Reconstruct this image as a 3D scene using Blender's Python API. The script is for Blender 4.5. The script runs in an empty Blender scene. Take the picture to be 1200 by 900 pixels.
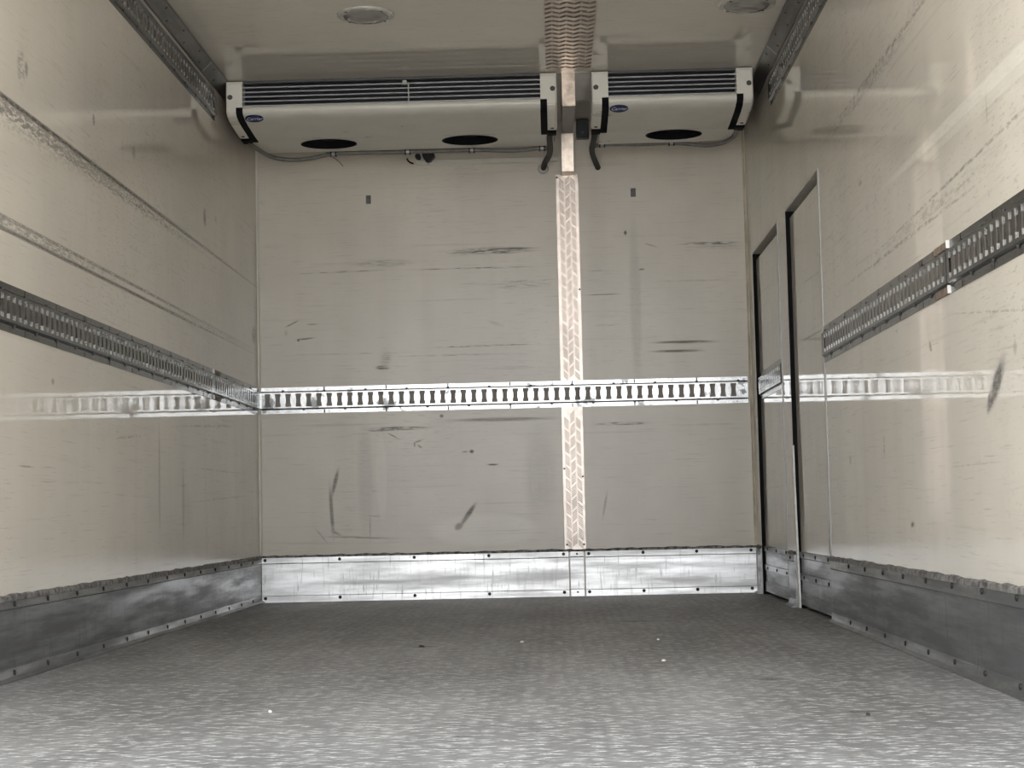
import bpy, math, random
from mathutils import Vector, Matrix
random.seed(7)
S = bpy.context.scene
COL = S.collection

# ------------------------------------------------------------------ camera, sky, exposure
W = 2.424          # inner width of the truck body
H = 2.338          # inner height
LEN = 5.95          # length of the body, open at the rear (towards -Y)
GROUND = -1.1
cam_d = bpy.data.cameras.new('camera')
cam_d.sensor_fit = 'HORIZONTAL'
cam_d.sensor_width = 36.0
cam_d.lens = 2045.3575 / 1200 * 36.0
cam_d.clip_start = 0.05
cam = bpy.data.objects.new('camera', cam_d)
COL.objects.link(cam)
_yaw, _pitch, _roll = 0.022964, 0.073372, -0.0224
_F = Vector((-math.sin(_yaw) * math.cos(_pitch), math.cos(_yaw) * math.cos(_pitch), math.sin(_pitch)))
_R = Vector((math.cos(_yaw), math.sin(_yaw), 0))
_U = _R.cross(_F)
_R2 = _R * math.cos(_roll) + _U * math.sin(_roll)
_U2 = _U * math.cos(_roll) - _R * math.sin(_roll)
_m = Matrix((( _R2.x, _U2.x, -_F.x, 1.4456), (_R2.y, _U2.y, -_F.y, -8.5434), (_R2.z, _U2.z, -_F.z, 0.4131), (0, 0, 0, 1)))
cam.matrix_world = _m
S.camera = cam

world = bpy.data.worlds.new('overcast_sky')
S.world = world
world.use_nodes = True
_bg = world.node_tree.nodes['Background']
_bg.inputs['Color'].default_value = (0.96, 0.98, 1.0, 1)
_bg.inputs['Strength'].default_value = 3.0

sun_d = bpy.data.lights.new('sun', 'SUN')
sun_d.energy = 22.0; sun_d.angle = math.radians(3); sun_d.color = (1.0, 0.97, 0.93)
sun = bpy.data.objects.new('sun', sun_d); COL.objects.link(sun)
sun.rotation_euler = Vector((-0.75, -0.25, -1.0)).to_track_quat('-Z', 'Y').to_euler()   # from the side, never into the open rear
sun.location = (9, 3, 12)

S.view_settings.view_transform = 'Standard'
S.view_settings.look = 'None'
S.view_settings.gamma = 1.0
S.view_settings.use_curve_mapping = False
S.view_settings.exposure = 0.55

# ------------------------------------------------------------------ mesh helpers
class MB:
    def __init__(self):
        self.v = []; self.f = []
    def face(self, *pts):
        n = len(self.v); self.v += [tuple(p) for p in pts]; self.f.append(tuple(range(n, n + len(pts))))
    def raw(self, vs, fs):
        n = len(self.v); self.v += [tuple(p) for p in vs]; self.f += [tuple(i + n for i in f) for f in fs]
    def box(self, x0, x1, y0, y1, z0, z1):
        vs = [(x, y, z) for z in (z0, z1) for y in (y0, y1) for x in (x0, x1)]
        self.raw(vs, [(0, 2, 3, 1), (4, 5, 7, 6), (0, 1, 5, 4), (2, 6, 7, 3), (0, 4, 6, 2), (1, 3, 7, 5)])
        return self
    def prism(self, prof, a0, a1, axis='x'):
        """extrude a closed 2D profile along an axis; prof is (y,z) for x, (x,z) for y, (x,y) for z"""
        def P(a, p):
            return {'x': (a, p[0], p[1]), 'y': (p[0], a, p[1]), 'z': (p[0], p[1], a)}[axis]
        n = len(prof)
        vs = [P(a0, p) for p in prof] + [P(a1, p) for p in prof]
        fs = [(i, (i + 1) % n, (i + 1) % n + n, i + n) for i in range(n)]
        fs += [tuple(range(n))[::-1], tuple(range(n, 2 * n))]
        self.raw(vs, fs); return self
    def sheet(self, prof, a0, a1, t=0.003):
        """a bent sheet along x following an open (y,z) profile, with thickness t (inwards = up)"""
        up = []
        for i, p in enumerate(prof):
            q0 = prof[max(i - 1, 0)]; q1 = prof[min(i + 1, len(prof) - 1)]
            d = Vector((q1[0] - q0[0], q1[1] - q0[1])).normalized()
            up.append((p[0] - d.y * t, p[1] + d.x * t))
        return self.prism(list(prof) + up[::-1], a0, a1)
    def disc(self, c, r, h, axis, n=14, r2=None, dome=0.0):
        """a short cylinder or frustum from c along axis (unit vector)"""
        ax = Vector(axis).normalized()
        t = Vector((0, 0, 1)) if abs(ax.z) < .9 else Vector((1, 0, 0))
        a = ax.cross(t).normalized(); b = ax.cross(a)
        c = Vector(c); r2 = r if r2 is None else r2
        vs = []
        for k in range(n):
            an = 2 * math.pi * k / n; d = a * math.cos(an) + b * math.sin(an)
            vs.append(c + d * r)
        for k in range(n):
            an = 2 * math.pi * k / n; d = a * math.cos(an) + b * math.sin(an)
            vs.append(c + d * r2 + ax * h)
        fs = [(k, (k + 1) % n, (k + 1) % n + n, k + n) for k in range(n)]
        if dome:
            vs.append(c + ax * (h + dome)); fs += [(n + k, n + (k + 1) % n, 2 * n) for k in range(n)]
        else:
            fs.append(tuple(range(n, 2 * n)))
        fs.append(tuple(range(n))[::-1])
        self.raw(vs, fs); return self
    def tube(self, pts, r, n=10, smooth=6):
        P = [Vector(p) for p in pts]
        path = []
        for i in range(len(P) - 1):
            p0 = P[max(i - 1, 0)]; p1 = P[i]; p2 = P[i + 1]; p3 = P[min(i + 2, len(P) - 1)]
            for k in range(smooth):
                t = k / smooth
                path.append(0.5 * ((2 * p1) + (p2 - p0) * t + (2 * p0 - 5 * p1 + 4 * p2 - p3) * t * t + (3 * p1 - p0 - 3 * p2 + p3) * t ** 3))
        path.append(P[-1])
        up = Vector((0.13, 0.2, 1)).normalized()
        vs = []; fs = []
        for i, p in enumerate(path):
            d = (path[min(i + 1, len(path) - 1)] - path[max(i - 1, 0)]).normalized()
            a = d.cross(up).normalized(); b = a.cross(d)
            for k in range(n):
                an = 2 * math.pi * k / n
                vs.append(p + (a * math.cos(an) + b * math.sin(an)) * r)
        for i in range(len(path) - 1):
            for k in range(n):
                fs.append((i * n + k, i * n + (k + 1) % n, (i + 1) * n + (k + 1) % n, (i + 1) * n + k))
        m = (len(path) - 1) * n
        fs.append(tuple(range(n))[::-1]); fs.append(tuple(range(m, m + n)))
        self.raw(vs, fs); return self

def wloc(o):
    p = Vector((0, 0, 0))
    while o is not None:
        p += o.location; o = o.parent
    return p

def obj(name, mb, mat, parent=None, smooth=False, bevel=0, origin=None):
    """mb in world coordinates; becomes ONE mesh object under parent"""
    me = bpy.data.meshes.new(name)
    off = Vector(origin) if origin is not None else Vector((0, 0, 0))
    base = off + (Vector((0, 0, 0)) if parent is None else wloc(parent))
    if origin is not None and parent is not None:
        base = off
    me.from_pydata([Vector(v) - base for v in mb.v], [], mb.f)
    me.validate(); me.update()
    import bmesh
    bm = bmesh.new(); bm.from_mesh(me)
    bmesh.ops.recalc_face_normals(bm, faces=bm.faces)
    bm.to_mesh(me); bm.free()
    if mat is not None: me.materials.append(mat)
    if smooth:
        for p in me.polygons: p.use_smooth = True
        me.set_sharp_from_angle(angle=math.radians(40))
    o = bpy.data.objects.new(name, me); COL.objects.link(o)
    o.parent = parent
    if origin is not None:
        o.location = off - (wloc(parent) if parent else Vector((0, 0, 0)))
    if bevel:
        b = o.modifiers.new('bevel', 'BEVEL'); b.width = bevel; b.segments = 2; b.limit_method = 'ANGLE'; b.angle_limit = math.radians(40)
    return o

def inst(src_mesh, name, loc, parent, rot=None):
    o = bpy.data.objects.new(name, src_mesh); COL.objects.link(o)
    o.parent = parent
    o.location = Vector(loc) - (wloc(parent) if parent else Vector((0, 0, 0)))
    if rot: o.rotation_euler = rot
    return o

def tag(o, label, cat=None, group=None, kind=None):
    o['label'] = label
    if cat: o['category'] = cat
    if group: o['group'] = group
    if kind: o['kind'] = kind
    return o

def thing(name, label, cat, loc=(0, 0, 0), group=None):
    o = bpy.data.objects.new(name, None); COL.objects.link(o)
    o.empty_display_size = 0.1; o.location = loc
    return tag(o, label, cat, group)

def meshdata(name, mb, mat, smooth=False):
    me = bpy.data.meshes.new(name); me.from_pydata([Vector(v) for v in mb.v], [], mb.f); me.update()
    import bmesh
    bm = bmesh.new(); bm.from_mesh(me); bmesh.ops.recalc_face_normals(bm, faces=bm.faces); bm.to_mesh(me); bm.free()
    me.materials.append(mat)
    if smooth:
        for p in me.polygons: p.use_smooth = True
        me.set_sharp_from_angle(angle=math.radians(40))
    return me

# ------------------------------------------------------------------ material helpers
class NT:
    def __init__(self, name):
        self.m = bpy.data.materials.new(name); self.m.use_nodes = True
        self.t = self.m.node_tree; self.n = self.t.nodes; self.b = self.n['Principled BSDF']
    def node(self, typ, **kw):
        nd = self.n.new(typ)
        for k, v in kw.items(): setattr(nd, k, v)
        return nd
    def link(self, a, b): self.t.links.new(a, b)
    def put(self, sock, val):
        if hasattr(val, 'is_linked') or isinstance(val, bpy.types.NodeSocket): self.link(val, sock)
        else: sock.default_value = val
    def math(self, op, a, b=None, c=None, clamp=False):
        nd = self.node('ShaderNodeMath', operation=op); nd.use_clamp = clamp
        self.put(nd.inputs[0], a)
        if b is not None: self.put(nd.inputs[1], b)
        if c is not None: self.put(nd.inputs[2], c)
        return nd.outputs[0]
    def pos(self):
        if not hasattr(self, '_p'): self._p = self.node('ShaderNodeNewGeometry').outputs['Position']
        return self._p
    def mapping(self, vec, loc=(0, 0, 0), rot=(0, 0, 0), scale=(1, 1, 1), typ='POINT'):
        nd = self.node('ShaderNodeMapping', vector_type=typ)
        self.link(vec, nd.inputs['Vector'])
        nd.inputs['Location'].default_value = loc; nd.inputs['Rotation'].default_value = rot; nd.inputs['Scale'].default_value = scale
        return nd.outputs[0]
    def noise(self, scale=(1, 1, 1), detail=4, rough=0.55, loc=(0, 0, 0), dist=0.0):
        nd = self.node('ShaderNodeTexNoise')
        self.link(self.mapping(self.pos(), loc=loc, scale=scale), nd.inputs['Vector'])
        nd.inputs['Scale'].default_value = 1.0; nd.inputs['Detail'].default_value = detail
        nd.inputs['Roughness'].default_value = rough; nd.inputs['Distortion'].default_value = dist
        return nd.outputs['Fac']
    def ramp(self, val, a, b, o0=0.0, o1=1.0, smooth=True):
        nd = self.node('ShaderNodeMapRange'); nd.interpolation_type = 'SMOOTHSTEP' if smooth else 'LINEAR'
        self.put(nd.inputs[0], val)
        for i, x in enumerate((a, b, o0, o1)): nd.inputs[i + 1].default_value = x
        return nd.outputs[0]
    def mix(self, fac, a, b):
        nd = self.node('ShaderNodeMix', data_type='RGBA')
        self.put(nd.inputs[0], fac)
        for i, x in ((6, a), (7, b)):
            self.put(nd.inputs[i], x if not isinstance(x, tuple) else (*x[:3], 1))
        return nd.outputs[2]
    def bump(self, h, dist=0.001, strength=1.0, nrm=None):
        nd = self.node('ShaderNodeBump'); nd.inputs['Distance'].default_value = dist; nd.inputs['Strength'].default_value = strength
        self.link(h, nd.inputs['Height'])
        if nrm is not None: self.link(nrm, nd.inputs['Normal'])
        return nd.outputs[0]
    def set(self, **kw):
        names = dict(color='Base Color', rough='Roughness', metal='Metallic', spec='Specular IOR Level', normal='Normal', coat='Coat Weight', coat_rough='Coat Roughness', trans='Transmission Weight', ior='IOR')
        for k, v in kw.items():
            if isinstance(v, tuple): v = (*v[:3], 1)
            self.put(self.b.inputs[names[k]], v)
        return self.m

def simple(name, color, rough=0.5, metal=0.0, var=0.12, vs=30.0):
    m = NT(name)
    n = m.noise((vs, vs, vs), 4, 0.6)
    dark = tuple(c * (1 - var) for c in color); lite = tuple(min(1, c * (1 + var)) for c in color)
    m.set(color=m.mix(m.ramp(n, 0.3, 0.7), dark, lite), rough=m.ramp(n, 0.2, 0.8, max(0.03, rough - 0.06), rough + 0.06), metal=metal)
    return m.m

def wall_material(name, axis, marks, base=(0.60, 0.55, 0.47), rough=0.035, pale=(), seed=0, wave=0.0008):
    """glossy cream panel with rub marks. axis 'x': a side wall (marks in y,z); 'y': the back wall (marks in x,z); 'z': ceiling"""
    m = NT(name)
    so = (seed * 3.1, seed * 1.7, seed * 2.3)
    if axis == 'x':   hs, vsx, fine = (1, 1.2, 45), (1, 9, 0.5), (1, 26, 110)
    elif axis == 'y': hs, vsx, fine = (1.2, 1, 45), (9, 1, 0.5), (14, 1, 160)
    else:             hs, vsx, fine = (3, 30, 1), (2, 2, 1), (14, 160, 1)
    streak = m.noise(hs, 4, 0.65, so)                # long lengthwise rub streaks
    drip = m.noise(vsx, 3, 0.5, so)                  # washed-down drips
    grit = m.noise(fine, 3, 0.7, so)                 # broken-up rub marks
    blot = m.noise((1.3, 1.3, 1.3), 5, 0.6, so)
    col = m.mix(m.ramp(blot, 0.3, 0.72), tuple(c * 0.93 for c in base), tuple(c * 1.05 for c in base))
    col = m.mix(m.ramp(drip, 0.45, 0.8, 0, 0.10), col, (0.36, 0.33, 0.29))
    col = m.mix(m.ramp(streak, 0.58, 0.75, 0, 0.22), col, (0.28, 0.26, 0.24))
    scr = m.noise(tuple(h * 4.0 if h > 1 else 1 for h in hs), 5, 0.7, so)
    col = m.mix(m.ramp(scr, 0.57, 0.72, 0, 0.42), col, (0.25, 0.24, 0.22))
    big = m.noise((0.9, 0.9, 0.9), 3, 0.5, (so[0] + 5, so[1], so[2]))
    col = m.mix(m.math('MULTIPLY', m.ramp(grit, 0.56, 0.70), m.ramp(big, 0.45, 0.65, 0, 0.30)), col, (0.20, 0.19, 0.175))
    gritm = m.ramp(grit, 0.40, 0.60)
    soft = m.ramp(grit, 0.25, 0.60, 0.45, 1.0)
    acc = None
    for (u, v, hu, hv, rot, st, kind) in marks:
        if axis == 'x':
            c = (0, u, v); s = (1e3, hu, hv); r = (rot, 0, 0)
        elif axis == 'y':
            c = (u, 0, v); s = (hu, 1e3, hv); r = (0, -rot, 0)
        else:
            c = (u, v, 0); s = (hu, hv, 1e3); r = (0, 0, rot)
        mp = m.mapping(m.pos(), c, r, s, 'TEXTURE')
        ln = m.node('ShaderNodeVectorMath', operation='LENGTH'); m.link(mp, ln.inputs[0])
        k = m.ramp(ln.outputs['Value'], 1.05, 0.35, 0.0, st)
        k = m.math('MULTIPLY', k, gritm if kind == 'g' else soft)
        acc = k if acc is None else m.math('MAXIMUM', acc, k)
    if acc is not None:
        col = m.mix(acc, col, (0.055, 0.052, 0.05))
    pacc = None
    for (u, v, hu, hv, st) in pale:
        c, s = ((0, u, v), (1e3, hu, hv)) if axis == 'x' else ((u, 0, v), (hu, 1e3, hv))
        mp = m.mapping(m.pos(), c, (0, 0, 0), s, 'TEXTURE')
        ln = m.node('ShaderNodeVectorMath', operation='LENGTH'); m.link(mp, ln.inputs[0])
        k = m.math('MULTIPLY', m.ramp(ln.outputs['Value'], 1.0, 0.7, 0.0, st), soft)
        pacc = k if pacc is None else m.math('MAXIMUM', pacc, k)
    if pacc is not None:
        col = m.mix(pacc, col, (0.80, 0.77, 0.69))
    wav = m.noise({'x': (1, 5, 3.5), 'y': (5, 1, 3.5), 'z': (4, 4, 1)}[axis], 2, 0.5, so)
    peel = m.noise((90, 90, 90), 2, 0.5)
    nrm = m.bump(wav, wave, 0.6)
    nrm = m.bump(peel, 0.00003, 0.3, nrm)
    rr = m.ramp(drip, 0.3, 0.75, rough - 0.015, rough + 0.03)
    if axis == 'x':
        sz = m.node('ShaderNodeSeparateXYZ'); m.link(m.pos(), sz.inputs[0])
        rr = m.math('ADD', rr, m.ramp(m.math('ADD', sz.outputs['Z'], m.math('MULTIPLY', drip, 0.25)), 0.40, 0.60, 0.16, 0.0))
    if acc is not None: rr = m.math('ADD', rr, m.math('MULTIPLY', acc, 0.4))
    m.set(color=col, rough=rr, normal=nrm, spec=0.5)
    return m.m

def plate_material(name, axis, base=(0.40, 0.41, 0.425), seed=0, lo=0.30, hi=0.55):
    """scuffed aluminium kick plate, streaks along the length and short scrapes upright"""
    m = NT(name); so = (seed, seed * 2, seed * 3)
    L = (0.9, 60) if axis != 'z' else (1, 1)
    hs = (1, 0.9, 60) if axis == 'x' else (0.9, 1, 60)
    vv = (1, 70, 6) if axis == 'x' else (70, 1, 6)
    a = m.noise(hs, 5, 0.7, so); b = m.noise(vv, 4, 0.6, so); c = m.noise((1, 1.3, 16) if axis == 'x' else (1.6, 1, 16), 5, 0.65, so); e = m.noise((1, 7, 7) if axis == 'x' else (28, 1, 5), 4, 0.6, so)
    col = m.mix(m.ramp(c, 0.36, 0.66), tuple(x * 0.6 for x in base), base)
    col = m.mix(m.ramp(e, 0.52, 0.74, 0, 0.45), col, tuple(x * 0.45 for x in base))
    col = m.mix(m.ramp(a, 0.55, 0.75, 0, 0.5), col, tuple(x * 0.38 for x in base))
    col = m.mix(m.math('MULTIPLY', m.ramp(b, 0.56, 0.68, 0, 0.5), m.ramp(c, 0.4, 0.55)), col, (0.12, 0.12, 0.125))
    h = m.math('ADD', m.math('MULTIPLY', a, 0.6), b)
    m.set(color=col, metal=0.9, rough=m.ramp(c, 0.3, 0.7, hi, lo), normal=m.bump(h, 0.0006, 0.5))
    return m.m

M = {}
M['galv'] = None
def galv(name, base, rough, dirt):
    m = NT(name)
    a = m.noise((9, 9, 9), 5, 0.65); b = m.noise((18, 18, 18), 3, 0.6)
    col = m.mix(m.ramp(b, 0.35, 0.65), tuple(x * 0.9 for x in base), base)
    col = m.mix(m.ramp(a, 0.56, 0.66, 0, dirt), col, (0.05, 0.05, 0.052))
    m.set(color=col, metal=0.97, rough=m.ramp(b, 0.3, 0.7, rough - 0.03, rough + 0.06), normal=m.bump(b, 0.0012, 0.5))
    return m.m
M['galv'] = galv('galvanised_steel', (0.165, 0.175, 0.18), 0.19, 0.4)
M['galv_b'] = galv('daylit_steel', (0.52, 0.52, 0.515), 0.17, 0.8)  # paler galv, reflected daylight in the colour; blotches mix dirt and dark reflections
M['lip'] = simple('daylit_slot_steel', (0.88, 0.88, 0.86), 0.28, 0.9, 0.06, 50)  # rail steel whitened: daylight caught by the lips put into the colour
M['slot_shade'] = simple('slot_shade_brown', (0.33, 0.30, 0.27), 0.8, 0.0, 0.15, 20)  # shade seen through the rail slots, as a plain colour
M['rust'] = simple('rusty_tab', (0.20, 0.155, 0.12), 0.6, 0.2, 0.3)
M['rivet'] = simple('rivet_steel', (0.10, 0.10, 0.10), 0.5, 0.6)
M['bolt'] = simple('dark_bolt', (0.022, 0.022, 0.024), 0.55, 0.3)
M['cove'] = plate_material('mill_aluminium', 'x', (0.20, 0.195, 0.19), 5, 0.3, 0.45)
def tread_mat():
    m = NT('tread_plate_aluminium'); n = m.noise((40, 40, 40), 3, 0.6); w = m.noise((5, 5, 5), 3, 0.55); g = m.noise((3, 3, 3), 4, 0.6)
    col = m.mix(m.ramp(n, 0.3, 0.7), (0.50, 0.44, 0.395), (0.60, 0.535, 0.485))
    col = m.mix(m.ramp(g, 0.5, 0.7, 0, 0.35), col, (0.22, 0.18, 0.155))
    return m.set(color=col, metal=0.95, rough=m.ramp(n, 0.3, 0.7, 0.28, 0.4), normal=m.bump(w, 0.006, 0.7))
M['tread'] = tread_mat()
M['sheet'] = simple('folded_sheet_metal', (0.50, 0.435, 0.375), 0.36, 1.0, 0.3, 22)
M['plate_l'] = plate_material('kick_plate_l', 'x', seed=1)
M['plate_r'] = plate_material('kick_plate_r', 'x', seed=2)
M['plate_b'] = plate_material('kick_plate_b', 'y', (0.93, 0.93, 0.93), 3, 0.30, 0.5)  # near-white colour carries the daylight this plate mirrors
M['sealant'] = simple('dirty_sealant', (0.17, 0.165, 0.16), 0.6, 0.0, 0.75, 45)
M['black'] = simple('black_rubber', (0.008, 0.008, 0.010), 0.85, 0.0, 0.3); M['black'].node_tree.nodes['Principled BSDF'].inputs['Specular IOR Level'].default_value = 0.15
M['blackpl'] = simple('black_plastic', (0.010, 0.011, 0.016), 0.4)
M['unit'] = simple('cream_plastic', (0.70, 0.68, 0.61), 0.32, 0.0, 0.05, 6)
M['cap'] = simple('cream_cap_plastic', (0.78, 0.76, 0.69), 0.3, 0.0, 0.03, 6)
M['slat'] = simple('grey_louvre_metal', (0.48, 0.49, 0.52), 0.4, 0.0)
M['hose'] = simple('grey_hose', (0.155, 0.148, 0.135), 0.45, 0.0, 0.2)
M['pipe'] = simple('dark_insulated_pipe', (0.035, 0.035, 0.035), 0.6)
M['chrome'] = simple('zinc_clip', (0.7, 0.7, 0.7), 0.25, 1.0)
M['badge'] = simple('blue_enamel', (0.012, 0.016, 0.10), 0.3, 0.0, 0.05)
M['white'] = simple('white_print', (0.72, 0.74, 0.80), 0.5, 0.0, 0.02)
M['pad'] = simple('grey_pad', (0.16, 0.16, 0.155), 0.7)
M['bezel'] = simple('lamp_bezel', (0.46, 0.45, 0.41), 0.25, 0.0, 0.06)
M['caulk'] = simple('old_caulk', (0.56, 0.51, 0.40), 0.5, 0.0, 0.2, 8)
M['paper'] = simple('white_scrap', (0.75, 0.75, 0.72), 0.7)
M['grime'] = simple('dark_scrap', (0.03, 0.028, 0.025), 0.8)
M['stripw'] = simple('pale_edging', (0.75, 0.74, 0.71), 0.5)
M['head'] = simple('grey_beige_jamb', (0.62, 0.60, 0.55), 0.4)
M['jamb'] = simple('jamb_aluminium', (0.36, 0.36, 0.35), 0.45, 0.5)
def lens_mat():
    m = NT('lamp_lens'); n = m.noise((40, 40, 1), 2)
    return m.set(color=(0.27, 0.262, 0.245), rough=m.ramp(n, 0.3, 0.7, 0.12, 0.22), trans=0.25, ior=1.45)
M['lens'] = lens_mat()

def floor_mat():
    m = NT('embossed_grey_floor')
    # raised lateral dashes of the anti-slip emboss
    wv = m.node('ShaderNodeTexVoronoi'); wv.feature = 'F1'
    m.link(m.mapping(m.pos(), scale=(30, 58, 1)), wv.inputs['Vector']); wv.inputs['Scale'].default_value = 1.0
    wv.inputs['Randomness'].default_value = 0.75
    d = m.ramp(wv.outputs['Distance'], 0.15, 0.62, 1.0, 0.0)
    fine = m.noise((120, 160, 1), 3, 0.6); worn = m.noise((2.2, 0.8, 1), 5, 0.65); lane = m.noise((9, 0.4, 1), 3, 0.6); spk = m.noise((260, 260, 1), 2, 0.5)
    col = m.mix(m.ramp(worn, 0.32, 0.7), (0.15, 0.151, 0.152), (0.25, 0.252, 0.253))
    col = m.mix(m.ramp(lane, 0.45, 0.7, 0, 0.25), col, (0.095, 0.094, 0.092))
    col = m.mix(m.math('MULTIPLY', d, m.ramp(fine, 0.38, 0.6, 0, 0.9)), col, (0.60, 0.605, 0.605))  # light dash tops: glints put into the colour
    col = m.mix(m.ramp(spk, 0.70, 0.76, 0, 0.5), col, (0.55, 0.55, 0.54))
    st = None
    for (u, v, hu, hv) in ((1.734, -2.012, 0.09, 0.04), (1.03, -3.05, 0.05, 0.03), (2.05, -5.0, 0.05, 0.02), (1.0, -4.1, 0.03, 0.02), (1.25, -5.1, 0.025, 0.012), (1.26, -5.27, 0.025, 0.012), (0.72, -3.9, 0.04, 0.02), (1.95, -4.3, 0.04, 0.03)):
        ln = m.node('ShaderNodeVectorMath', operation='LENGTH'); m.link(m.mapping(m.pos(), (u, v, 0), (0, 0, 0), (hu, hv, 1e3), 'TEXTURE'), ln.inputs[0])
        k = m.math('MULTIPLY', m.ramp(ln.outputs['Value'], 1.1, 0.3), m.ramp(fine, 0.35, 0.6, 0.2, 0.9))
        st = k if st is None else m.math('MAXIMUM', st, k)
    col = m.mix(st, col, (0.03, 0.03, 0.03))
    nrm = m.bump(d, 0.0036, 1.0); nrm = m.bump(fine, 0.0010, 0.7, nrm)
    return m.set(color=col, rough=m.ramp(fine, 0.3, 0.7, 0.42, 0.6), normal=nrm, spec=0.22)
M['floor'] = floor_mat()

def ground_mat():
    m = NT('concrete_yard'); a = m.noise((0.6, 0.6, 0.6), 6, 0.6)
    return m.set(color=m.mix(a, (0.30, 0.29, 0.28), (0.44, 0.43, 0.41)), rough=0.85)

# ------------------------------------------------------------------ the shell of the truck body
R3 = math.radians
left_marks = [  # y, z, half y, half z, rot, strength, kind
    (-3.9, 1.550, 4.6, 0.011, 0, 0.95, 's'), (-4.2, 1.525, 3.2, 0.034, 0, 0.75, 'g'), (-4.8, 1.50, 2.2, 0.05, 0, 0.25, 'g'),
    (-3.7, 1.196, 4.0, 0.009, 0.004, 0.85, 's'), (-3.5, 1.228, 3.8, 0.008, 0.002, 0.6, 's'), (-4.3, 1.212, 1.8, 0.022, 0, 0.5, 'g'), (-1.2, 1.225, 1.1, 0.02, 0, 0.3, 'g'),
    (-3.782, 1.677, 0.02, 0.03, 0, 0.5, 's'), (-3.83, 1.67, 0.05, 0.07, 0, 0.35, 'g'), (-3.068, 1.695, 0.018, 0.024, 0, 0.6, 's'),
    (-1.294, 1.68, 0.035, 0.05, 0, 0.55, 's'), (-1.052, 1.708, 0.03, 0.027, 0, 0.35, 'g'), (-2.534, 1.70, 0.03, 0.03, 0, 0.3, 's'),
    (-3.534, 0.821, 0.02, 0.012, 0, 0.6, 's'), (-2.175, 0.56, 0.02, 0.27, 0, 0.35, 's'), (-1.767, 0.48, 0.03, 0.17, 0, 0.3, 's'),
    (-3.79, 0.568, 0.09, 0.004, 0, 0.45, 's'), (-2.6, 0.70, 0.3, 0.006, 0.07, 0.3, 'g'), (-1.3, 0.80, 0.75, 0.007, 0.05, 0.35, 'g'),
    (-0.12, 1.30, 0.06, 0.05, 0, 0.6, 's'), (-1.0, 0.5, 0.8, 0.005, 0.03, 0.3, 'g'), (-1.0, 0.62, 0.7, 0.005, 0.0, 0.3, 'g'),
]
right_marks = [
    (-4.685, 0.673, 0.115, 0.036, -0.55, 0.9, 's'), (-4.63, 0.640, 0.06, 0.026, -0.5, 0.9, 's'), (-4.85, 0.735, 0.02, 0.02, 0, 0.35, 's'),
    (-4.145, 1.167, 0.03, 0.013, 0.5, 0.7, 'g'), (-4.225, 1.160, 0.022, 0.016, 0, 0.75, 'g'), (-3.72, 0.35, 0.035, 0.02, 0, 0.75, 'g'), (-3.119, 1.414, 0.04, 0.012, 0, 0.4, 'g'),
    (-3.365, 1.325, 0.012, 0.012, 0, 0.6, 's'), (-3.5, 1.70, 1.15, 0.012, 0, 0.55, 'g'), (-3.3, 1.68, 0.9, 0.03, 0, 0.3, 'g'), (-4.3, 1.72, 0.5, 0.03, 0, 0.35, 'g'),
    (-4.4, 1.195, 1.4, 0.006, -0.03, 0.45, 'g'), (-3.7, 1.135, 1.1, 0.008, 0, 0.45, 'g'), (-4.1, 1.16, 0.8, 0.02, 0, 0.22, 'g'),
    (-4.034, 0.815, 0.02, 0.012, 0.8, 0.6, 's'), (-3.35, 0.585, 0.012, 0.035, 0.1, 0.6, 's'), (-2.75, 0.56, 0.02, 0.02, 0, 0.4, 's'),
    (-4.7, 1.29, 0.01, 0.05, 0, 0.25, 's'), (-5.0, 0.8, 1.0, 0.004, 0.1, 0.35, 'g'), (-3.6, 0.9, 0.012, 0.006, 0, 0.7, 's'), (-4.45, 0.5, 0.35, 0.003, 0, 0.25, 'g'),
]
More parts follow.
